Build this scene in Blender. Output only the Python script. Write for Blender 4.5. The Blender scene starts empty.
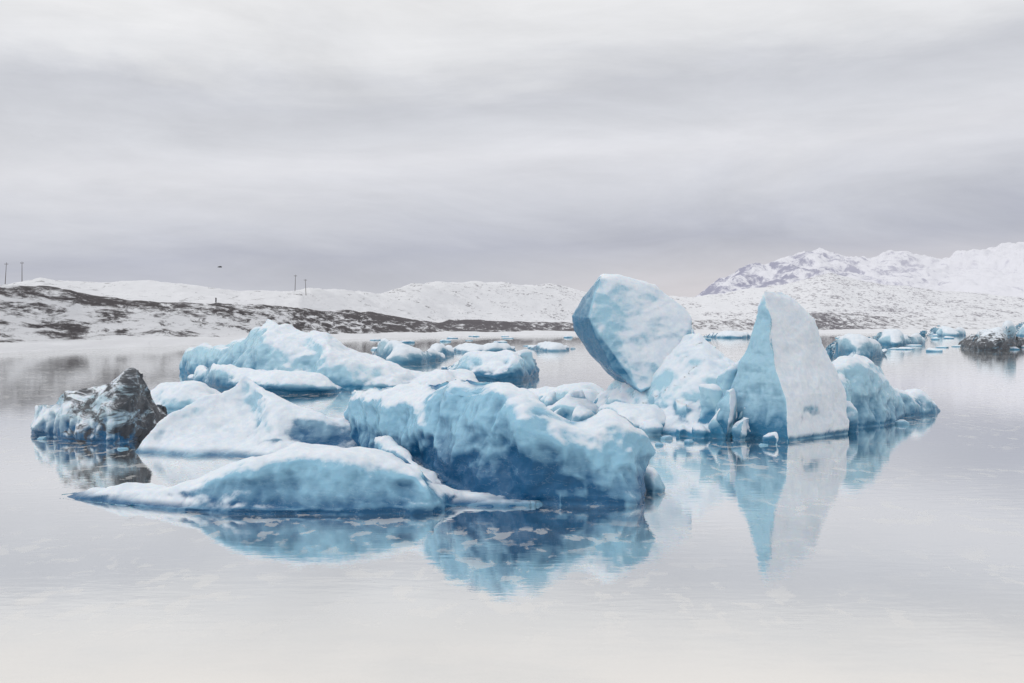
import bpy, bmesh, math, random
import numpy as np
from mathutils import Vector
F=995.0; CH=4.0; YH=327.0
S=bpy.context.scene
def W(px,py,d): return ((px-512)/F*d, d, CH-(py-YH)/F*d)
def dist(py): return F*CH/(py-YH)

# ---------------- numpy noise ----------------
def h3(ix,iy,iz,s=0):
    n=(ix.astype(np.int64)*374761393+iy.astype(np.int64)*668265263+iz.astype(np.int64)*1274126177+s*974634777)&0xffffffff
    n=((n^(n>>13))*1274126177)&0xffffffff
    n=((n^(n>>16))*2246822519)&0xffffffff
    n=n^(n>>15)
    return (n&0xffffff)/float(0xffffff)
def vn(P,s=0,lin=False):
    I=np.floor(P); f=P-I; I=I.astype(np.int64); u=f if lin else f*f*f*(f*(f*6-15)+10)
    r=0
    for dx in (0,1):
        wx=u[:,0] if dx else 1-u[:,0]
        for dy in (0,1):
            wy=u[:,1] if dy else 1-u[:,1]
            for dz in (0,1):
                wz=u[:,2] if dz else 1-u[:,2]
                r=r+wx*wy*wz*h3(I[:,0]+dx,I[:,1]+dy,I[:,2]+dz,s)
    return r*2-1
def fbm(P,o=4,s=0,g=0.5):
    a=1.;t=0;r=0
    for i in range(o):
        r=r+a*vn(P*(2.03**i)+i*17.3,s+i); t+=a; a*=g
    return r/t
def rotm(a,b,c):
    ca,sa,cb,sb,cc,sc=math.cos(a),math.sin(a),math.cos(b),math.sin(b),math.cos(c),math.sin(c)
    return np.array([[ca,-sa,0],[sa,ca,0],[0,0,1]])@np.array([[1,0,0],[0,cb,-sb],[0,sb,cb]])@np.array([[cc,-sc,0],[sc,cc,0],[0,0,1]])
R1,R2,R3=rotm(.5,.7,.3),rotm(1.1,-.5,.9),rotm(2.3,.9,-.4)
def crease(P,s=0):
    """piecewise-linear noise: flat facets meeting in creases"""
    return .54*vn(P@R1*.6,s,True)+.29*vn(P@R2*1.3,s+1,True)+.12*vn(P@R3*2.9,s+2,True)+.05*vn(P@R1*6.1,s+3,True)
def worley(P,s=0):
    I=np.floor(P).astype(np.int64); best=np.full(len(P),9e9)
    for dx in (-1,0,1):
        for dy in (-1,0,1):
            for dz in (-1,0,1):
                J=I+np.array([dx,dy,dz])
                C=J+np.stack([h3(J[:,0],J[:,1],J[:,2],s+k) for k in (1,2,3)],1)
                D=P-C; best=np.minimum(best,(D*D).sum(1))
    return np.sqrt(best)

# ---------------- mesh pieces ----------------
def cr(A,n):
    A=np.asarray(A,float); m=len(A); out=[]
    for i in range(m-1):
        p0=A[max(i-1,0)];p1=A[i];p2=A[i+1];p3=A[min(i+2,m-1)]
        for k in range(n):
            t=k/n
            out.append(0.5*((2*p1)+(-p0+p2)*t+(2*p0-5*p1+4*p2-p3)*t*t+(-p0+3*p1-3*p2+p3)*t**3))
    out.append(A[-1]); return np.array(out)
STEEP=[(.04,.3),(.18,.62),(.5,.88)]
FLAT=[(.05,.4),(.2,.78),(.55,.93)]
RAMP=[(.25,.10),(.55,.32),(.82,.66)]
ROUND=[(.1,.3),(.3,.62),(.6,.88)]
UNDER=[(-.12,.28),(.02,.6),(.45,.9)]
CONC=[(.22,.16),(.38,.46),(.6,.84)]
CONC2=[(.12,.22),(.34,.50),(.52,.88)]
WALL=[(-.02,.3),(.04,.7),(.35,.97)]
def loft(bm,st,prof=STEEP,n=6):
    secs=[]
    for s in st:
        pb,yb,pt,yt,ro,bo=s[:6]; pr=s[6] if len(s)>6 else prof
        df=dist(yb); dr=df+ro; H=CH-(yt-YH)/F*dr
        pts=[((pb-512)/F*(df+.1),df+.25,-.7),((pb-512)/F*df,df,0)]
        for a,h in pr:
            d=df+ro*a; px=pb+(pt-pb)*h
            pts.append(((px-512)/F*d,d,H*h))
        xr=(pt-512)/F*dr; xb=(pb-512)/F*(dr); rp=(xr,dr,H)
        bk=[rp,(xr*.7+xb*.3,dr+bo*.4,H*.72),(xr*.3+xb*.7,dr+bo*.8,H*.35),(xb,dr+bo,0),(xb,dr+bo,-.7)]
        secs.append(np.vstack([cr(pts+[rp],4),cr(bk,3)[1:]]))
    secs=np.array(secs); G=cr(secs,n)
    vs=[[bm.verts.new(p) for p in row] for row in G]
    K=len(vs[0])
    for i in range(len(vs)-1):
        for j in range(K):
            j2=(j+1)%K
            bm.faces.new((vs[i][j],vs[i+1][j],vs[i+1][j2],vs[i][j2]))
    bm.faces.new(vs[0]); bm.faces.new(vs[-1][::-1])
def hull(bm,pts):
    vs=[bm.verts.new(p) for p in pts]
    r=bmesh.ops.convex_hull(bm,input=vs)
    dele=[g for g in r['geom_interior'] if isinstance(g,bmesh.types.BMVert)]
    if dele: bmesh.ops.delete(bm,geom=dele,context='VERTS')
def lump(bm,px,yb,w,h,seed,dep=None,sink=.3):
    rnd=random.Random(seed); d=dist(yb); ww=w/F*d/2; hh=h/F*d; dd=(dep or ww*1.1)
    cx=(px-512)/F*d; cy=d+dd
    pts=[]
    tilt=rnd.uniform(-.4,.4)
    for k in range(7):
        a=k/7*2*math.pi+rnd.uniform(-.3,.3)
        r=rnd.uniform(.8,1.1)
        pts.append((cx+math.cos(a)*ww*r,cy+math.sin(a)*dd*r,-sink))
        pts.append((cx+math.cos(a)*ww*r,cy+math.sin(a)*dd*r,hh*rnd.uniform(.1,.6)))
    for k in range(4):
        a=k/4*2*math.pi+rnd.uniform(-.5,.5); r=rnd.uniform(.3,.85)
        pts.append((cx+math.cos(a)*ww*r,cy+math.sin(a)*dd*r,hh*(rnd.uniform(.8,1)+tilt*math.cos(a)*.6)))
    hull(bm,pts)
def berg(name,builders,voxel,mat,scale=1.0,facet=.0,scal=.0,rough=.5,flute=0.0,seed=0,attr=None,smooth=2,notch=.05,warp=.12):
    bmj=bmesh.new()
    for b in builders:
        bm=bmesh.new(); b(bm)
        bmesh.ops.recalc_face_normals(bm,faces=bm.faces[:])
        me=bpy.data.meshes.new('t'); bm.to_mesh(me); bm.free(); bmj.from_mesh(me); bpy.data.meshes.remove(me)
    me=bpy.data.meshes.new('tmp'); bmj.to_mesh(me); bmj.free()
    ob=bpy.data.objects.new('tmp',me); S.collection.objects.link(ob)
    m=ob.modifiers.new('r','REMESH'); m.mode='VOXEL'; m.voxel_size=voxel
    m2=ob.modifiers.new('s','SMOOTH'); m2.iterations=smooth; m2.factor=.5
    dg=bpy.context.evaluated_depsgraph_get()
    nm=bpy.data.meshes.new_from_object(ob.evaluated_get(dg))
    bpy.data.objects.remove(ob); bpy.data.meshes.remove(me)
    N=len(nm.vertices)
    P=np.empty(N*3,'f'); nm.vertices.foreach_get('co',P); P=P.reshape(-1,3).astype(float)
    Nn=np.empty(N*3,'f'); nm.vertex_normals.foreach_get('vector',Nn); Nn=Nn.reshape(-1,3).astype(float)
    q=P/scale+seed*13.7
    d=rough*(.12*fbm(q*.7,2,seed)+.035*fbm(q*3.3,4,seed+5,.6))*scale
    if facet>0:
        wq=q+.12*np.stack([vn(q*1.1,seed+k) for k in (21,22,23)],1)
        d=d+facet*scale*crease(wq,seed+31)
    steep=np.clip(1.1-abs(Nn[:,2])*1.3,0,1)
    if scal>0:
        wp=q+.3*np.stack([fbm(q*1.5,2,3+k) for k in (0,1,2)],1)
        f1=worley(wp*np.array([1.2,1.2,1.5]),seed+51); f2=worley(wp*np.array([3.1,3.1,3.9]),seed+53)
        d=d+scal*scale*((f1**2-.3)+.24*(f2**2-.3))*(.1+.9*steep)
    if flute>0:
        fq=q*np.array([3.2,3.2,.45])
        d=d+flute*scale*fbm(fq,3,seed+70)*steep
    z=P[:,2]
    d=d-notch*np.exp(-((z-.05*scale)/(.08*scale))**2)*scale*1.2
    P2=P+Nn*d[:,None]
    if warp>0:
        kz=np.clip(z/scale,0,1)*warp*scale
        P2[:,0]+=kz*(vn(q*np.array([.5,.5,1.1]),seed+81,True)+.4*vn(q*np.array([1.5,1.5,2.9]),seed+82,True))
        P2[:,1]+=kz*vn(q*np.array([.9,.5,1.1]),seed+83,True)
    nm.vertices.foreach_set('co',P2.astype('f').ravel())
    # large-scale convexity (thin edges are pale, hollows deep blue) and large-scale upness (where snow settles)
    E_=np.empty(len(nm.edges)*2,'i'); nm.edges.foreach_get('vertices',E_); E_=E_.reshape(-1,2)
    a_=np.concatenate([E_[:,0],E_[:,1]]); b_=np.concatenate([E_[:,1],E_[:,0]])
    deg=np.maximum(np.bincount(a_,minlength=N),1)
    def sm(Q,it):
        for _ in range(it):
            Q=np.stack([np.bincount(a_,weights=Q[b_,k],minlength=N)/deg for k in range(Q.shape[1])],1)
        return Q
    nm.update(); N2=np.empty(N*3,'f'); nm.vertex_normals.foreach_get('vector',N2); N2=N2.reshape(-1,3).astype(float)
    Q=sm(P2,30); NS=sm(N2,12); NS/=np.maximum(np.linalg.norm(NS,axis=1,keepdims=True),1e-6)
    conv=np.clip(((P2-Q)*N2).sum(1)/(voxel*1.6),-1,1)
    A={} if attr is None else attr(P2,Nn)
    A['conv']=conv; A['up']=NS[:,2]*.7+N2[:,2]*.3
    for k in ('dirt','frost','deep','conv','up'):
        at=nm.attributes.new(k,'FLOAT','POINT'); at.data.foreach_set('value',(A.get(k,np.zeros(N))+np.zeros(N)).astype('f'))
    nm.polygons.foreach_set('use_smooth',np.ones(len(nm.polygons),bool)); nm.update()
    nm.name=name
    o=bpy.data.objects.new(name,nm); S.collection.objects.link(o); nm.materials.clear(); nm.materials.append(mat)
    return o
def PX_(P): return P[:,0]/P[:,1]*F+512
def ss(x,a,b):
    t=np.clip((x-a)/(b-a),0,1); return t*t*(3-2*t)

# ---------------- node helpers ----------------
class NT:
    def __init__(s,nt): s.nt=nt; nt.nodes.clear()
    def n(s,t,**k):
        x=s.nt.nodes.new(t)
        for a,b in k.items(): setattr(x,a,b)
        return x
    def set(s,sock,v):
        if isinstance(v,bpy.types.NodeSocket): s.nt.links.new(v,sock)
        else: sock.default_value=v
    def math(s,op,a,b=0.,c=None,clamp=False):
        x=s.n('ShaderNodeMath',operation=op,use_clamp=clamp); s.set(x.inputs[0],a); s.set(x.inputs[1],b)
        if c is not None: s.set(x.inputs[2],c)
        return x.outputs[0]
    def mix(s,f,a,b,blend='MIX'):
        x=s.n('ShaderNodeMix',data_type='RGBA',blend_type=blend); s.set(x.inputs[0],f)
        for i,v in ((6,a),(7,b)):
            if isinstance(v,tuple): v=v if len(v)==4 else v+(1,)
            s.set(x.inputs[i],v)
        return x.outputs[2]
    def noise(s,vec,scale,det=4,rough=.5,dist=0.):
        x=s.n('ShaderNodeTexNoise'); s.set(x.inputs['Vector'],vec); x.inputs['Scale'].default_value=scale
        x.inputs['Detail'].default_value=det; x.inputs['Roughness'].default_value=rough; x.inputs['Distortion'].default_value=dist
        return x.outputs['Fac']
    def mr(s,v,a,b,c=0.,d=1.,sm=True):
        x=s.n('ShaderNodeMapRange'); x.interpolation_type='SMOOTHSTEP' if sm else 'LINEAR'
        s.set(x.inputs[0],v); x.inputs[1].default_value=a; x.inputs[2].default_value=b; x.inputs[3].default_value=c; x.inputs[4].default_value=d
        return x.outputs[0]
    def mapping(s,vec,sc,rot=(0,0,0)):
        x=s.n('ShaderNodeMapping'); s.set(x.inputs[0],vec); x.inputs['Scale'].default_value=sc; x.inputs['Rotation'].default_value=rot
        return x.outputs[0]
def mat(name):
    m=bpy.data.materials.new(name); m.use_nodes=True; return m,NT(m.node_tree)

def ice_mat(name,sc=1.,snow=.5,deep=.5,blue_hi=(.27,.51,.67),blue_lo=(.010,.105,.24),snowcol=(.77,.81,.86),rough=.16,bump=.45,sss=.3,streak=False):
    m,t=mat(name)
    geo=t.n('ShaderNodeNewGeometry'); pos=geo.outputs['Position']
    p=t.mapping(pos,(1/sc,)*3)
    sp=t.n('ShaderNodeSeparateXYZ'); t.set(sp.inputs[0],p); z=sp.outputs[2]
    A=lambda k: t.n('ShaderNodeAttribute',attribute_name=k).outputs['Fac']
    nz=A('up')
    n1=t.noise(p,.55,3,.5,.3); n2=t.noise(p,4.2,6,.70); n3=t.noise(t.mapping(p,(1,1,3.5),(.25,.1,0)),1.1,6,.62,.4)
    cv=A('conv')
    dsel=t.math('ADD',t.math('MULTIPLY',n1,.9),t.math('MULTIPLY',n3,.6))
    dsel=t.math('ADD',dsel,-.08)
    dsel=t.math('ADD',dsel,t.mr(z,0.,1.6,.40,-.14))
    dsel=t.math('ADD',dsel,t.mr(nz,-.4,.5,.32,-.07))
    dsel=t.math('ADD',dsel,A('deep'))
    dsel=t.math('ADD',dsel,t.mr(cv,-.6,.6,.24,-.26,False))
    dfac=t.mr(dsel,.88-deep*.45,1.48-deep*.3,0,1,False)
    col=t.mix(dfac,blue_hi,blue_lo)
    v=t.math('ABSOLUTE',t.math('SUBTRACT',n3,.5))
    col=t.mix(t.mr(v,0.,.008,.16,0.),col,(.62,.78,.87))
    sn=t.math('ADD',nz,t.math('MULTIPLY',t.math('SUBTRACT',n2,.5),.5))
    sn=t.math('ADD',sn,t.math('MULTIPLY',t.math('SUBTRACT',n1,.5),.7))
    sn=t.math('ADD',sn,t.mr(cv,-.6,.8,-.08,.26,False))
    sn=t.math('ADD',sn,A('frost'))
    sf=t.mr(sn,.79-snow*.6,1.12-snow*.6,0,1)
    sf=t.math('MULTIPLY',sf,t.mr(z,.03,.2))
    scol=t.mix(t.mr(n2,.3,.7),snowcol,(snowcol[0]*.84,snowcol[1]*.90,snowcol[2]*.95))
    col=t.mix(sf,col,scol)
    dr=A('dirt')
    ns=t.noise(t.mapping(p,(.75,.75,2.0),(.1,.75,0)) if streak else t.mapping(p,(1.1,1.1,2.6),(0,.9,0)),1.3 if streak else 2.2,9 if streak else 8,.72,.9)
    df=t.math('MULTIPLY',t.mr(t.math('ADD',dr,t.math('MULTIPLY',t.math('SUBTRACT',ns,.5),3.6)),.36,.86),t.mr(dr,.02,.15))
    dcol=t.mix(n2,(.010,.012,.016),(.09,.095,.11))
    col=t.mix(t.math('MULTIPLY',df,.97),col,dcol)
    b=t.n('ShaderNodeBsdfPrincipled'); t.set(b.inputs['Base Color'],col)
    rg=t.math('ADD',t.math('MULTIPLY',sf,.45),t.mr(n2,.3,.7,rough-.08,rough+.12),clamp=True)
    t.set(b.inputs['Roughness'],rg); b.inputs['IOR'].default_value=1.31
    b.inputs['Specular IOR Level'].default_value=.75
    if sss>0:
        t.set(b.inputs['Subsurface Weight'],t.math('MULTIPLY',t.math('SUBTRACT',1.,df),sss))
        b.inputs['Subsurface Radius'].default_value=(.25,.6,.9); b.inputs['Subsurface Scale'].default_value=.15*sc
    hgt=t.math('ADD',t.noise(p,10,6,.75,.2),t.math('MULTIPLY',n3,.7))
    bp=t.n('ShaderNodeBump'); bp.inputs['Strength'].default_value=bump; bp.inputs['Distance'].default_value=.06*sc
    t.set(bp.inputs['Height'],hgt); t.set(b.inputs['Normal'],bp.outputs[0])
    o=t.n('ShaderNodeOutputMaterial'); t.set(o.inputs[0],b.outputs[0]); return m

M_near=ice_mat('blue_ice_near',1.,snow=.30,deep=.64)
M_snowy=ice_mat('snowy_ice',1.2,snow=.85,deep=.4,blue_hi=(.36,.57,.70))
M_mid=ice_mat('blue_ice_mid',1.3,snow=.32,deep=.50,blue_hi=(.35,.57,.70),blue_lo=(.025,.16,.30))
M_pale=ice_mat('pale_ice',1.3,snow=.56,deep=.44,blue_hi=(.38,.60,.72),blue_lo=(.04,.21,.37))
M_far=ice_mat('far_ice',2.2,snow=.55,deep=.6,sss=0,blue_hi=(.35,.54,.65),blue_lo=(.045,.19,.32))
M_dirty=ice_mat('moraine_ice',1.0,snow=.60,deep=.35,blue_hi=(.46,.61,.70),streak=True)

# ---------------- icebergs ----------------
A=lambda bm: loft(bm,[(54,499,56,496,.3,.3),(90,503,88,489,.9,.8),(150,508,150,484,1.0,.8),(195,512,196,480,1.1,.9),(220,514,218,469,1.1,1.2),
 (248,515,240,458,1.2,1.4),(280,515,275,449,1.3,1.5),(310,515,305,444,1.4,1.6),(345,515,345,447,1.3,1.5),(380,514,378,451,1.3,1.5),(410,514,405,461,1.1,1.3),
 (430,513,422,470,.8,1.,STEEP),(438,511,430,484,.6,.8,STEEP),(455,507,455,490,1.,.9),(490,506,485,496,.9,.8),(520,506,515,500,.6,.5),(540,505,538,503,.2,.2)],CONC2)
def aA(P,N):
    x=PX_(P); z=P[:,2]
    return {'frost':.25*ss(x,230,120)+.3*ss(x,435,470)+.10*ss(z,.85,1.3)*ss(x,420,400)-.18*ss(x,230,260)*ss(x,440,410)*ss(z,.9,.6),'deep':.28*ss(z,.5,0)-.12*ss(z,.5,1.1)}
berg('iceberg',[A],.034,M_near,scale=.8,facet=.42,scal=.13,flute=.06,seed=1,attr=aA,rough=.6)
B=lambda bm: loft(bm,[(352,456,346,408,.6,1.),(362,458,352,387,1.0,1.6,WALL),(388,468,380,383,2.2,2,FLAT),(418,480,416,384,2.6,2,FLAT),(446,492,446,378,2.4,2,CONC2),
 (480,499,477,374,2.2,2,CONC2),(508,502,501,379,2.0,2,CONC2),(530,504,524,393,1.6,2,STEEP),(556,505,550,412,1.0,2,STEEP),(583,505,578,417,1.2,2,STEEP),(605,504,602,404,1.2,1.8,STEEP),
 (624,503,628,414,1.,1.5,STEEP),(636,501,648,430,.8,1.2,UNDER),(641,498,660,450,.5,.7,UNDER)])
B2=lambda bm: loft(bm,[(372,476,378,440,.5,1.),(400,488,405,450,1.2,1.5),(430,500,432,470,1.6,1.5),(460,506,462,488,1.2,1.),(500,507,500,494,1.,.8),(535,506,532,500,.4,.4)],CONC)
B5=lambda bm: lump(bm,572,506,50,66,12,dep=.8)
B4=lambda bm: lump(bm,606,506,56,58,9,dep=.9)
B3=lambda bm: lump(bm,655,493,28,24,7,sink=.2)
def aB(P,N):
    x=PX_(P); z=P[:,2]
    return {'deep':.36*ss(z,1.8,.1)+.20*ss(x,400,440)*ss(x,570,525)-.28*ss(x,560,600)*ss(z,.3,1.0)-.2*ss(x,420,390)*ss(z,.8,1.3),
            'frost':.28*ss(x,450,400)*ss(z,1.2,1.8)+.20*ss(x,560,600)*ss(z,.9,1.5)-.22*ss(x,420,450)*ss(x,560,540)*ss(z,2.6,2.2)}
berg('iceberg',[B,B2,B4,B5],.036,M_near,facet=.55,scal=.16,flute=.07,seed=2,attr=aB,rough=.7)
berg('iceberg',[B3],.04,M_mid,scale=.6,facet=.2,seed=3,scal=.1)
C=lambda bm: loft(bm,[(126,453,130,450,.3,.3),(150,456,152,430,1.2,1),(182,458,186,407,2.2,1.2),(212,459,211,396,2.8,1.2),(236,459,232,391,3,1.2),
 (256,459,247,376,3.2,1.),(280,459,264,385,3.,1.,CONC),(308,459,292,402,2.4,1.,CONC),(340,459,327,413,1.8,1.,CONC),(375,458,362,420,1.4,1.,ROUND),(398,457,390,430,.8,1,STEEP)],RAMP)
def aC(P,N):
    x=PX_(P); return {'deep':.40*ss(x,262,310)+.25*ss(P[:,2],.4,0),'frost':-.46*ss(x,265,320)*ss(P[:,2],1.7,1.0)}
berg('iceberg',[C],.045,M_snowy,facet=.44,flute=.08,scal=.08,seed=4,attr=aC,rough=.7)
D=lambda bm: loft(bm,[(34,433,35,405,.4,.6),(46,436,46,401,.7,.8),(56,438,57,400,.8,.8),(62,441,64,390,1,1),(85,443,88,388,1.2,1.2),(110,444,110,384,1.2,1.2),
 (127,443,130,367,1,1.1),(141,441,141,372,.9,1.),(154,437,153,398,.7,.9),(170,431,168,414,.4,.5)],STEEP,n=5)
def aD(P,N):
    x=PX_(P)
    return {'dirt':ss(x,52,70)*.50+.42*ss(x,105,150)-.08*ss(P[:,2],.4,.1),'frost':.15+.1*ss(x,60,50),'deep':.15*ss(P[:,2],.8,0)}
berg('iceberg',[D],.042,M_dirty,facet=.65,scal=.12,flute=.12,seed=5,attr=aD,rough=.9)
D2=lambda bm: loft(bm,[(140,408,142,398,1,1),(163,411,163,386,2,2),(185,412,186,380,2,2),(205,412,206,388,2,2),(226,410,226,400,1,1)],ROUND)
berg('iceberg',[D2],.08,M_pale,scale=1.3,facet=.55,seed=6,scal=.08)
E=lambda bm: loft(bm,[(183,372,184,364,2,2),(190,377,192,352,3,3),(215,381,218,345,4,3),(240,384,246,343,4,4),(255,385,257,330,4,3),(268,386,268,319,4,3),(282,387,284,326,4,4),
 (300,388,305,333,4,4),(325,389,325,333,4,4),(345,389,345,345,4,4),(375,389,375,354,4,4),(410,389,405,362,4,4),(445,388,440,371,3,3),(470,386,466,380,1,1)],ROUND)
E3=lambda bm: loft(bm,[(182,368,183,362,1,1),(200,370,205,349,3,3),(230,372,240,342,3,3),(262,373,270,330,3,3),(275,373,276,340,2,2)],STEEP)
def aE(P,N): 
    x=PX_(P); return {'deep':.3*ss(x,275,250)+.2*ss(P[:,2],1.,.2),'frost':-.35*ss(x,270,255)}
berg('iceberg',[E,E3],.09,M_pale,scale=1.7,facet=.75,scal=.10,flute=.04,seed=7,attr=aE,rough=.7)
E2=lambda bm: loft(bm,[(188,382,190,378,1,1),(213,389,212,362,2,2),(240,392,240,367,2,2),(270,394,270,367,2,2),(300,394,300,372,2,2),(330,393,328,378,2,2),(343,391,341,386,1,1)],UNDER)
berg('iceberg',[E2],.08,M_mid,scale=1.4,facet=.5,scal=.08,seed=8,attr=lambda P,N:{'deep':.35*ss(P[:,2],1.1,.2),'frost':.18})
def simple(st,vox,m,sc,seed,prof=ROUND,fac=.65,attr=None):
    berg('iceberg',[lambda bm: loft(bm,st,prof)],vox,m,scale=sc,facet=fac,seed=seed,attr=attr or (lambda P,N:{'deep':.35*ss(P[:,2],1.4,.2)}),scal=.12)
simple([(370,360,372,352,2,2),(385,363,386,337,3,3),(403,364,405,344,3,3),(425,363,425,348,3,3),(442,360,441,356,2,2)],.16,M_far,1.9,9)
simple([(440,374,442,366,2,2),(460,379,462,358,3,3),(490,381,490,355,3,3),(515,381,516,348,3,3),(530,379,531,353,2,2),(537,375,537,366,1,1)],.10,M_mid,1.5,10,UNDER)
simple([(445,351,447,347,3,3),(465,353,468,342,4,4),(495,353,497,340,4,4),(515,352,515,346,3,3)],.22,M_far,2.3,11)
simple([(530,349,532,346,3,3),(545,351,546,341,4,4),(562,351,562,345,4,4),(575,349,574,347,2,2)],.22,M_far,2.3,12)
simple([(424,355,426,350,3,3),(436,356,438,343,3,3),(450,355,450,351,2,2)],.18,M_far,2.,13)
simple([(705,337,706,335,6,6),(722,338,724,331,6,6),(745,338,745,333,6,6),(755,337,754,335,3,3)],.4,M_far,3.,14)
G1=lambda bm: loft(bm,[(520,402,522,394,1,1),(545,408,545,388,2,2),(570,411,568,386,2,2),(592,413,592,384,2,2),(612,412,610,392,1,1)],FLAT)
G2=lambda bm: loft(bm,[(596,424,598,412,.8,1),(612,431,612,403,1.3,1.5),(640,433,638,402,1.5,1.5),(660,432,662,408,1.3,1.5),(674,430,674,418,.8,1)],UNDER)
G3=lambda bm: loft(bm,[(540,420,542,408,1,1),(565,424,566,398,1.6,1.5),(590,424,590,400,1.6,1.5),(606,422,606,408,1,1)],FLAT)
GL=[(548,414,22,20),(575,416,26,26),(602,418,24,22),(556,424,20,14),(582,428,26,20),(604,431,20,18),(628,434,26,20),(652,435,20,14)]
berg('iceberg',[G1],.07,M_pale,scale=1.1,facet=.6,seed=15,scal=.1)
berg('iceberg',[G2,G3,*[(lambda bm,i=i,r=r: lump(bm,r[0],r[1],r[2],r[3],150+i)) for i,r in enumerate(GL)]],.05,M_mid,scale=1.,facet=.4,scal=.06,seed=16,smooth=1,attr=lambda P,N:{'frost':.15,'deep':.2*ss(P[:,2],.6,.1)})
def Hf(bm):
    hull(bm,[W(*p) for p in [(600,276,41.5),(588,318,41.2),(612,372,40.8),(640,392,40.2),(668,380,40.4),(690,340,41.3),(692,318,41.5),(684,307,41.6),(655,286,41.8),(620,275,41.8),
     (573,316,43),(574,330,43),(590,354,42.5),(582,297,43.2),(601,274,43.5),(618,274,44),(660,289,44.5),(692,318,44.5),(688,345,44.5),(660,390,44),(615,382,43.5)]])
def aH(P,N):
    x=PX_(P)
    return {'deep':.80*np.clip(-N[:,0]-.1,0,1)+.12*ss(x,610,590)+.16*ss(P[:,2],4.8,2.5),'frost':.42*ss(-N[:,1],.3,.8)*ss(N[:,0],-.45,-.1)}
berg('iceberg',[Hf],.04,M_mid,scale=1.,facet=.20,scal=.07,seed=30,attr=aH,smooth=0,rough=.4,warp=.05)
I1=lambda bm: loft(bm,[(596,422,598,396,1,2),(620,427,621,376,3,3),(648,432,649,356,4.2,3),(675,435,673,342,4.6,3),(700,437,697,334,4.6,3),(718,437,714,345,4,3),(738,436,733,362,3,3),(756,434,752,376,2,2)],[(.15,.12),(.42,.38),(.72,.74)])
RL=[(690,433,34,36),(715,436,30,50),(672,430,24,30),(735,433,36,66),(650,428,24,34),(705,434,20,26),(725,438,26,34),(748,437,22,28),(683,436,16,12),(702,438,14,12),(635,424,26,40),(660,418,30,52),(690,420,30,64),(710,424,24,72),(676,424,18,46),(728,430,18,60),(645,416,22,46),(700,414,20,74),(668,412,18,60)]
def aI(P,N):
    x=PX_(P); z=P[:,2]
    zz=z-.03*(x-620)+.25*fbm(P*.8,3,5)
    b=np.exp(-((zz-.9)/.10)**2)+np.exp(-((zz-.2)/.1)**2)
    return {'dirt':.22*np.clip(b,0,1)*ss(x,610,635)*ss(x,728,700),'frost':.0,'deep':.30*ss(z,1.4,.3)+.12*ss(np.sin(zz*9),.3,.9)}
berg('iceberg',[I1,*[(lambda bm,i=i,r=r: lump(bm,r[0],r[1],r[2],r[3],50+i)) for i,r in enumerate(RL)]],.046,M_pale,scale=1.,facet=.50,scal=.09,seed=17,attr=aI,rough=.5,smooth=1)
def Jf(bm):
    hull(bm,[W(*p) for p in [(766,290,36.6),(783,291,37.2),(789,443,34.5),(789,456,34.5),(714,434,37.4),(714,445,37.4),(739,366,37.0),(752,322,36.9),(849,434,37.4),(849,446,37.4),(845,402,37.5),(830,350,37.4),(816,322,37.3),(799,302,37.3),(792,430,40),(770,340,38.6),(720,430,38.5),(774,340,36.0),(760,400,35.7),(740,436,36.0)]])
Jl=[(726,438,28,46),(744,440,22,22),(772,445,16,10)]
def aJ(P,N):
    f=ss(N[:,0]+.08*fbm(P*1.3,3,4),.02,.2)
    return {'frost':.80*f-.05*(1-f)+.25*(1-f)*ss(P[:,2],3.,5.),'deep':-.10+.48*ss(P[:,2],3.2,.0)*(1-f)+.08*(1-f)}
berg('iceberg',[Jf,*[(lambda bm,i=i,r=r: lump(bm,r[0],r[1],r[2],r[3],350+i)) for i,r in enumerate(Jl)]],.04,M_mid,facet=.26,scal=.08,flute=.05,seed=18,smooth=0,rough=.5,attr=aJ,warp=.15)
K=lambda bm: loft(bm,[(832,430,831,362,2,3),(850,429,850,354,2.5,3),(868,427,867,356,2.5,3),(884,424,882,367,2.2,3),(897,421,894,385,2,2.5),(906,418,906,391,1.6,2),(922,415,920,396,1.2,2),(939,411,936,408,.4,.6)],STEEP)
berg('iceberg',[K,lambda bm: lump(bm,852,432,24,30,91)],.048,M_mid,facet=.6,scal=.13,seed=19,attr=lambda P,N:{'frost':.10,'deep':.2*ss(P[:,2],1.2,.1)},rough=.7)
simple([(826,355,828,348,2,2),(840,358,842,336,3,3),(858,359,858,338,3,3),(875,358,875,344,3,3),(887,355,886,350,2,2)],.16,M_far,1.9,20)
simple([(866,344,868,338,4,4),(885,346,886,331,5,5),(905,346,905,333,5,5),(927,344,926,337,3,3)],.3,M_far,2.7,21)
simple([(925,335.5,927,331,6,6),(940,336,942,325,8,8),(958,336,957,328,8,8),(965,335.5,964,332,5,5)],.5,M_far,5.,22)
simple([(966,346,967,342,3,3),(978,350,980,334,4,4),(995,351,996,330,4,4),(1008,350,1008,324,4,4),(1020,348,1021,338,3,3),(1034,346,1034,342,2,2)],.2,M_far,2.6,23,STEEP,.7,lambda P,N:{'dirt':1.0*np.clip(1.4-P[:,2]*.33,0,1),'frost':.2})
simple([(1005,336,1006,331,6,6),(1025,337,1028,322,8,8),(1060,337,1060,328,8,8)],.5,M_far,5.,24)
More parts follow.
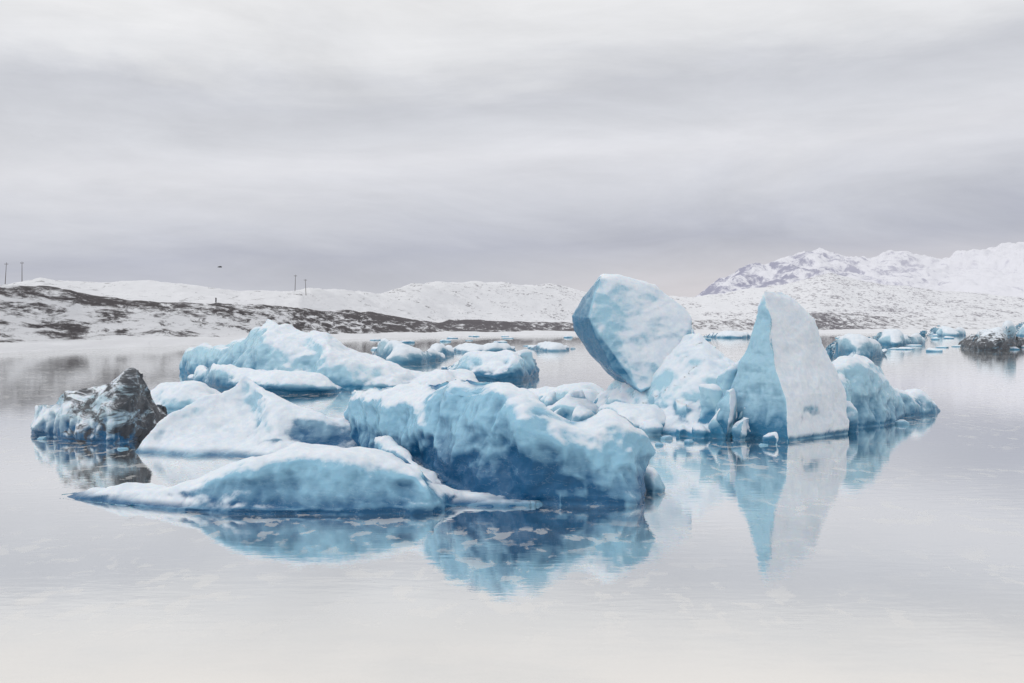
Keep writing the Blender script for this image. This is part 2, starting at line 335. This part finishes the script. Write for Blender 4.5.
def bits(bm):
    rnd=random.Random(4)
    for i in range(100):
        px=rnd.choice([rnd.uniform(150,600),rnd.uniform(680,1040),rnd.uniform(780,1040)]); yb=336+rnd.random()**2*16
        s=(yb-325)/12
        lump(bm,px,yb,rnd.uniform(5,14)*s**.5,rnd.uniform(.8,2.4)*s**.5,200+i)
    for (px,yb,w,h) in [(668,440,14,4),(40,440,10,3),(180,392,30,5),(150,395,26,4),(765,446,10,2),(905,425,14,5),(555,432,30,5),(520,430,24,4),(660,446,9,3),(690,444,12,4),(120,450,12,2)]:
        lump(bm,px,yb,w,h,int(px))
bmf=bmesh.new(); bits(bmf); me=bpy.data.meshes.new('ice_chunks'); bmf.to_mesh(me); bmf.free()
_n=np.empty(len(me.vertices)*3,'f'); me.vertex_normals.foreach_get('vector',_n)
at=me.attributes.new('up','FLOAT','POINT'); at.data.foreach_set('value',_n.reshape(-1,3)[:,2].copy())
me.materials.append(M_pale)
o=bpy.data.objects.new('ice_chunks',me); S.collection.objects.link(o)

# ---------------- terrain ----------------
def grid_obj(name,X,Y,Z,attrs,m):
    n0,n1=X.shape
    V=np.stack([X.ravel(),Y.ravel(),Z.ravel()],1)
    i=np.arange(n0-1)[:,None]*n1+np.arange(n1-1)[None,:]
    Fc=np.stack([i,i+n1,i+n1+1,i+1],-1).reshape(-1,4)
    me=bpy.data.meshes.new(name); me.from_pydata(V.tolist(),[],Fc.tolist())
    for k,v in attrs.items():
        a=me.attributes.new(k,'FLOAT','POINT'); a.data.foreach_set('value',v.ravel().astype('f'))
    me.polygons.foreach_set('use_smooth',np.ones(len(me.polygons),bool)); me.materials.append(m); me.update()
    o=bpy.data.objects.new(name,me); S.collection.objects.link(o); return o
def ip(x,pairs): 
    a=np.array(pairs,float); return np.interp(x,a[:,0],a[:,1])
SH=[(-900,385),(-300,364),(0,354),(80,350),(150,347.5),(240,344),(330,340),(450,336.5),(570,335),(700,334),(850,333.2),(1024,333),(2000,333)]
Y1P=[(-900,275),(-400,280),(-100,282),(0,284),(40,286),(70,291),(100,299),(130,303),(200,303),(216,302),(260,306),(320,309),(370,314),(420,321),(460,323),(520,322),(575,322),(640,321),(700,320),(760,319),(820,313),(900,318),(1024,322),(2000,318)]
Y2P=[(-900,275),(-300,280),(0,286),(40,279),(100,284),(180,283),(240,289),(300,289),(380,293),(420,286),(460,283),(500,284),(550,286),(575,291),(640,298),(690,298),(740,292),(790,284),(830,274),(870,282),(940,291),(1024,299),(2000,300)]
D2P=[(-900,380),(0,420),(300,480),(450,800),(700,1300),(2000,1400)]
def terrain_h(px,Y):
    Ys=dist(ip(px,SH)); Y1=Ys*1.0+25+Ys*.15; D2=ip(px,D2P)
    H1=CH+(YH-ip(px,Y1P))/F*Y1; H2=CH+(YH-ip(px,Y2P))/F*D2
    foot=Ys+(Y1-Ys)*.35
    def seg(a,b,ya,yb):
        t=np.clip((Y-a)/(b-a),0,1); t=t*t*(3-2*t); return ya+(yb-ya)*t
    z=np.where(Y<foot,seg(Ys,foot,-.3,.9+Ys*.002),seg(foot,Y1,.9+Ys*.002,H1))
    mid=Y1+(D2-Y1)*.35; Hm=H1*.8
    z=np.where(Y>Y1,seg(Y1,mid,H1,Hm),z); z=np.where(Y>mid,seg(mid,D2,Hm,H2),z); z=np.where(Y>D2,seg(D2,D2*1.6,H2,H2*.55),z)
    z=np.where(Y<Ys,-.3-(Ys-Y)*.02,z)
    P=np.stack([(px-512)/F*Y,Y,np.zeros_like(Y)],-1).reshape(-1,3)
    am=np.clip((Y-Ys)/(.3*Ys),0,1)
    n=fbm(P*np.array([.035,.035,1]),5,91,.55).reshape(Y.shape)*1.9*np.clip(Y/260,.6,2.2)
    n2=(1-np.abs(fbm(P*np.array([.012,.012,1]),4,97).reshape(Y.shape)))*1.2
    return z+am*(n+(n2-1)*np.clip(Y/300,0,3)), foot, Y1, D2
pxs=np.linspace(-900,1900,1500); ts=np.linspace(0,1,230)
PX,T=np.meshgrid(pxs,ts,indexing='ij')
Ys=dist(ip(PX,SH)); D2=ip(PX,D2P); YY=Ys*.97*(D2*1.6/(Ys*.97))**T
Z,foot,Y1,_=terrain_h(PX,YY)
rel=(YY-foot)/(Y1-foot)
face=np.clip((rel+.02)/.12,0,1)*np.clip((1.12-rel)/.1,0,1)
crest=np.exp(-((rel-.85)/.28)**2)
rock=face*(ip(PX,[(-900,.56),(0,.58),(100,.55),(250,.58),(330,.72),(400,.88),(560,.88),(600,.5),(660,.55),(760,.6),(820,.8),(880,.7),(950,.5),(2000,.5)])+crest*ip(PX,[(-900,.2),(0,.22),(300,.26),(400,.1),(600,0)]))
back=np.clip((YY-Y1*1.1)/(Y1*.2),0,1)
rock=np.maximum(rock,back*ip(PX,[(-900,.3),(0,.36),(60,.32),(200,.26),(380,.30),(560,.42),(680,.36),(780,.46),(840,.54),(1024,.50),(2000,.4)]))
m,t=mat('snow_and_moraine')
geo=t.n('ShaderNodeNewGeometry'); pos=geo.outputs['Position']
at=t.n('ShaderNodeAttribute',attribute_name='rock').outputs['Fac']; haze=t.n('ShaderNodeAttribute',attribute_name='dist').outputs['Fac']
nA=t.noise(t.mapping(pos,(.22,.08,.6)),1.,9,.78,.4); nB=t.noise(t.mapping(pos,(.03,.02,.1)),1.,4,.6)
s=t.math('ADD',at,t.math('ADD',t.math('MULTIPLY',t.math('SUBTRACT',nA,.5),3.2),t.math('MULTIPLY',t.math('SUBTRACT',nB,.5),1.2)))
rf=t.math('MULTIPLY',t.mr(s,.50,.90),t.mr(at,.03,.15))
rcol=t.mix(t.noise(pos,.5,5,.7),(.032,.030,.036),(.13,.118,.123)); rcol=t.mix(haze,rcol,(.33,.32,.37))  # rock fades to lilac with distance: haze painted into the colour
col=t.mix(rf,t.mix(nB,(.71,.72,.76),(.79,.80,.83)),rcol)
b=t.n('ShaderNodeBsdfPrincipled'); t.set(b.inputs['Base Color'],col); b.inputs['Roughness'].default_value=.9; b.inputs['Specular IOR Level'].default_value=.2
bp=t.n('ShaderNodeBump'); bp.inputs['Strength'].default_value=.8; bp.inputs['Distance'].default_value=1.2; t.set(bp.inputs['Height'],nA); t.set(b.inputs['Normal'],bp.outputs[0])
t.set(t.n('ShaderNodeOutputMaterial').inputs[0],b.outputs[0])
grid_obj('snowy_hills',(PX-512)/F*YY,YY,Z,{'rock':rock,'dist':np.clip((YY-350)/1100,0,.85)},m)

# mountains
MP=[(560,330),(640,318),(680,305),(700,292),(720,275),(745,265),(775,260),(795,254),(820,247),(845,254),(870,254),(900,249),(940,251),(975,247),(1000,244),(1024,241),(1100,232),(1300,222),(1600,260),(1900,300)]
pxm=np.linspace(560,1900,900); tm=np.linspace(0,1,200); PM,TM=np.meshgrid(pxm,tm,indexing='ij')
YM=3500+TM*4500; D=6200
Hc=CH+(YH-ip(PM,MP))/F*D
prof=np.where(YM<D,np.clip((YM-3500)/(D-3500),0,1)**1.5,np.clip(1-(YM-D)/1800,0,1))
P=np.stack([((PM-512)/F*YM).ravel(),YM.ravel(),np.zeros(YM.size)],1)
rn=(1-2*np.abs(fbm(P*.0016,6,7,.58))).reshape(YM.shape); fn=fbm(P*.006,5,9,.6).reshape(YM.shape)
ZM=Hc*prof*(.82+.20*rn)+fn*34*np.clip(prof*2,0,1)
m,t=mat('snowy_mountain')
geo=t.n('ShaderNodeNewGeometry'); pos=geo.outputs['Position']
sx=t.n('ShaderNodeSeparateXYZ'); t.set(sx.inputs[0],pos)
nA=t.noise(t.mapping(pos,(.012,.004,.012),(0,.5,0)),1.,9,.74,.6); nB=t.noise(pos,.0012,3)
nx=t.n('ShaderNodeSeparateXYZ'); t.set(nx.inputs[0],geo.outputs['Normal'])
s=t.math('ADD',t.math('MULTIPLY',t.math('SUBTRACT',nA,.5),2.4),t.math('MULTIPLY',t.math('SUBTRACT',nB,.5),.8))
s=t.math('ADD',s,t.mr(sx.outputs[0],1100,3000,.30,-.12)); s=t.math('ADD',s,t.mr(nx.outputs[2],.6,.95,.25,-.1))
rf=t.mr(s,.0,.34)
hazy_rock=t.mix(t.mr(sx.outputs[0],1300,3000,0,1),(.34,.345,.44),(.60,.60,.67))  # aerial haze mixed into the rock colour, paler to the right
col=t.mix(rf,(.72,.725,.78),hazy_rock)
b=t.n('ShaderNodeBsdfPrincipled'); t.set(b.inputs['Base Color'],col); b.inputs['Roughness'].default_value=1.; b.inputs['Specular IOR Level'].default_value=0.
t.set(t.n('ShaderNodeOutputMaterial').inputs[0],b.outputs[0])
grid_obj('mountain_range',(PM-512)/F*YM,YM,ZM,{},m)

# ---------------- water ----------------
m,t=mat('still_lagoon_water')
pos=t.n('ShaderNodeNewGeometry').outputs['Position']
gl=t.n('ShaderNodeBsdfGlossy'); gl.inputs['Roughness'].default_value=.012; gl.inputs['Color'].default_value=(.985,.985,.98,1)
body=t.n('ShaderNodeBsdfDiffuse'); body.inputs['Color'].default_value=(.006,.05,.08,1)
lw=t.n('ShaderNodeLayerWeight'); lw.inputs[0].default_value=.5
fres=t.mr(lw.outputs['Facing'],.6,.9,.77,.96)
wt=t.n('ShaderNodeMixShader'); t.set(wt.inputs[0],fres); t.set(wt.inputs[1],body.outputs[0]); t.set(wt.inputs[2],gl.outputs[0])
n1=t.noise(t.mapping(pos,(.12,.2,1)),1.,5,.55,.4); n2=t.noise(t.mapping(pos,(1.8,1.1,1)),1.,6,.6,.3)
sxy=t.n('ShaderNodeSeparateXYZ'); t.set(sxy.inputs[0],pos)
fl=t.math('MULTIPLY',t.mr(n2,.54,.59),t.mr(n1,.40,.55,.0,.34))
fl=t.math('MULTIPLY',fl,t.mr(sxy.outputs[1],11.5,16))
ff=t.math('ADD',t.mr(n1,.4,.65,.0,.04),fl)
near_sky_sheen=t.math('MULTIPLY',t.mr(sxy.outputs[1],8.5,17,.85,0.),t.mr(t.noise(t.mapping(pos,(.35,.5,1)),1.,4,.55),.3,.6,.65,1.))
ff=t.math('ADD',ff,near_sky_sheen,clamp=True)
film_and_sheen=t.n('ShaderNodeBsdfDiffuse'); t.set(film_and_sheen.inputs['Color'],t.mix(t.mr(sxy.outputs[1],10,18),(.81,.77,.725),(.67,.67,.665)))  # ice film; its cream close by also paints the warm sky reflection
fm=t.n('ShaderNodeMixShader'); t.set(fm.inputs[0],ff); t.set(fm.inputs[1],wt.outputs[0]); t.set(fm.inputs[2],film_and_sheen.outputs[0])
bp=t.n('ShaderNodeBump'); bp.inputs['Strength'].default_value=.22; bp.inputs['Distance'].default_value=.012
t.set(bp.inputs['Height'],t.math('ADD',t.noise(t.mapping(pos,(.8,2.4,1)),1.5,4,.55),t.math('MULTIPLY',n2,.3)))
t.set(gl.inputs['Normal'],bp.outputs[0])
t.set(t.n('ShaderNodeOutputMaterial').inputs[0],fm.outputs[0])
me=bpy.data.meshes.new('lagoon_water'); me.from_pydata([(-9000,-60,0),(9000,-60,0),(9000,9000,0),(-9000,9000,0)],[],[(0,1,2,3)]); me.materials.append(m)
S.collection.objects.link(bpy.data.objects.new('lagoon_water',me))

# ---------------- small things ----------------
def flatmat(name,c,r=.8):
    m,t=mat(name); b=t.n('ShaderNodeBsdfPrincipled')
    n=t.noise(t.n('ShaderNodeNewGeometry').outputs['Position'],6.,4)
    t.set(b.inputs['Base Color'],t.mix(n,tuple(x*.8 for x in c),tuple(min(1,x*1.2) for x in c))); b.inputs['Roughness'].default_value=r
    t.set(t.n('ShaderNodeOutputMaterial').inputs[0],b.outputs[0]); return m
dark=flatmat('dark_clothing',(.02,.022,.03)); wood=flatmat('weathered_wood',(.10,.085,.075)); feather=flatmat('feathers',(.06,.06,.065))
def th(px,Y):
    z,_,_,_=terrain_h(np.array([[float(px)]]),np.array([[float(Y)]])); return float(z[0,0])
def skinned(name,verts,edges,radii,m,loc,rot=0,lvl=2):
    me=bpy.data.meshes.new(name); me.from_pydata(verts,edges,[])
    bm=bmesh.new(); bm.from_mesh(me); bm.verts.layers.skin.verify(); bm.to_mesh(me); bm.free()
    o=bpy.data.objects.new(name,me); S.collection.objects.link(o)
    o.modifiers.new('skin','SKIN'); sv=me.skin_vertices[0].data
    for i,r in enumerate(radii): sv[i].radius=(r,r); sv[i].use_root=(i==0)
    s_=o.modifiers.new('sub','SUBSURF'); s_.levels=lvl; s_.render_levels=lvl
    me.materials.append(m); o.location=loc; o.rotation_euler[2]=rot; return o
px=216; Ysp=dist(float(ip(px,SH))); Yp=Ysp*1.15+22
pv=[(0,0,.95),(0,0,1.12),(0,.02,1.32),(0,.02,1.48),(0,.03,1.58),(0,.04,1.70),
 (-.09,0,.9),(-.10,.12,.5),(-.10,.05,.08),(-.10,.2,.04),(.09,0,.9),(.10,-.02,.5),(.10,-.25,.12),(.10,-.13,.05),
 (-.19,.02,1.42),(-.25,-.10,1.15),(-.24,-.02,.90),(.19,.02,1.42),(.25,.10,1.15),(.24,.24,.95)]
pe=[(0,1),(1,2),(2,3),(3,4),(4,5),(0,6),(6,7),(7,8),(8,9),(0,10),(10,11),(11,12),(12,13),(3,14),(14,15),(15,16),(3,17),(17,18),(18,19)]
pr=[.17,.16,.19,.15,.08,.13,.12,.085,.06,.05,.12,.085,.06,.05,.085,.065,.045,.085,.065,.045]
skinned('person',pv,pe,pr,dark,((px-512)/F*Yp,Yp,th(px,Yp)-.03),math.radians(70))
def pole(px,Y,h,lean):
    bm=bmesh.new()
    bmesh.ops.create_cone(bm,cap_ends=True,segments=8,radius1=.16,radius2=.09,depth=h)
    for v in bm.verts: v.co.z+=h/2; v.co.x+=v.co.z*lean
    a=bmesh.ops.create_cube(bm,size=1)['verts']
    for v in a: v.co=Vector((v.co.x*1.5+h*.93*lean,v.co.y*.14,v.co.z*.14+h*.93))
    for sx_ in (-.6,.6):
        c=bmesh.ops.create_cone(bm,cap_ends=True,segments=6,radius1=.06,radius2=.04,depth=.25)['verts']
        for v in c: v.co.x+=sx_+h*.93*lean; v.co.z+=h*.93+.18
    me=bpy.data.meshes.new('utility_pole'); bm.to_mesh(me); bm.free(); me.materials.append(wood)
    o=bpy.data.objects.new('utility_pole',me); S.collection.objects.link(o); o.location=((px-512)/F*Y,Y,th(px,Y)-.3)
for px,Y,h,l in ((5,410,10,.06),(22,410,8.5,0),(295,470,8,.03),(306,470,8,-.04)): pole(px,Y,h,l)
bx,by,bz=W(220,267,90)
v=[(0,0,0),(.12,0,0),(.2,0,.02),(-.14,0,0),(-.24,0,-.01),(.04,.14,.07),(.0,.30,.06),(-.06,.42,.02),(.04,-.14,.07),(.0,-.30,.06),(-.06,-.42,.02)]
skinned('seabird',v,[(0,1),(1,2),(0,3),(3,4),(0,5),(5,6),(6,7),(0,8),(8,9),(9,10)],[.06,.05,.03,.045,.025,.035,.025,.01,.035,.025,.01],feather,(bx,by,bz),math.radians(35))

# ---------------- world ----------------
SE,SR=math.radians(40),math.radians(-105)
w=bpy.data.worlds.new('World'); S.world=w; w.use_nodes=True; t=NT(w.node_tree)
tc=t.n('ShaderNodeTexCoord').outputs['Generated']
sx=t.n('ShaderNodeSeparateXYZ'); t.set(sx.inputs[0],tc); X,Z_=sx.outputs[0],sx.outputs[2]
warp=t.noise(t.mapping(tc,(1.3,1.3,4.5)),1.7,7,.62,.5)
zw=t.math('ADD',Z_,t.math('MULTIPLY',t.math('SUBTRACT',warp,.5),.13))
zw=t.math('SUBTRACT',zw,t.math('MULTIPLY',X,.05))
cr_=t.n('ShaderNodeValToRGB'); t.set(cr_.inputs[0],zw)
e=cr_.color_ramp.elements
pts=[(0.,(.63,.625,.665)),(.035,(.555,.565,.62)),(.075,(.48,.495,.57)),(.115,(.60,.612,.668)),(.165,(.715,.718,.755)),(.20,(.66,.67,.71)),(.235,(.60,.612,.655)),(.27,(.75,.755,.775)),(.31,(.82,.82,.83)),(.45,(.88,.88,.875)),(1.,(1.08,1.08,1.08))]
e[0].position=pts[0][0]; e[0].color=pts[0][1]+(1,); e[1].position=pts[-1][0]; e[1].color=pts[-1][1]+(1,)
for p_,c_ in pts[1:-1]:
    q=e.new(p_); q.color=c_+(1,)
st=t.noise(t.mapping(tc,(1.2,1.2,5)),2.0,7,.6,.8); st2=t.noise(t.mapping(tc,(1.8,1.8,9),(0,.05,0)),3.5,7,.65,.5)
mul=t.math('ADD',t.mr(st,.3,.7,.92,1.08,False),t.mr(st2,.3,.7,-.04,.04,False))
pk=t.math('MULTIPLY',t.mr(Z_,.10,.02),t.mr(X,-.1,.35))
c2=t.mix(t.math('MULTIPLY',pk,.6),cr_.outputs[0],(.73,.67,.68))
col=t.n('ShaderNodeVectorMath',operation='SCALE'); t.set(col.inputs[0],c2); t.set(col.inputs['Scale'],mul)
sky=t.n('ShaderNodeTexSky',sky_type='NISHITA',sun_disc=False,sun_elevation=SE,sun_rotation=SR)
bg=t.n('ShaderNodeBackground'); t.set(bg.inputs[0],col.outputs[0]); bg.inputs[1].default_value=1.03
bg2=t.n('ShaderNodeBackground'); t.set(bg2.inputs[0],sky.outputs[0]); bg2.inputs[1].default_value=.1
mx=t.n('ShaderNodeMixShader'); mx.inputs[0].default_value=.96; t.set(mx.inputs[1],bg2.outputs[0]); t.set(mx.inputs[2],bg.outputs[0])
t.set(t.n('ShaderNodeOutputWorld').inputs[0],mx.outputs[0])
sl=bpy.data.lights.new('sun','SUN'); sl.energy=.6; sl.angle=math.radians(25); sl.color=(1,.97,.94)
so=bpy.data.objects.new('sun',sl); S.collection.objects.link(so)
dirv=Vector((math.sin(SR)*math.cos(SE),math.cos(SR)*math.cos(SE),math.sin(SE)))
so.rotation_euler=dirv.to_track_quat('Z','Y').to_euler()

# ---------------- camera ----------------
c=bpy.data.cameras.new('camera'); c.sensor_width=36; c.lens=F/1024*36; c.clip_end=30000; c.clip_start=.1; c.shift_y=-(341.5-YH)/1024
co=bpy.data.objects.new('camera',c); S.collection.objects.link(co); co.location=(0,0,CH); co.rotation_euler=(math.radians(90),0,0)
S.camera=co
S.view_settings.view_transform='Standard'; S.view_settings.look='None'; S.view_settings.exposure=0
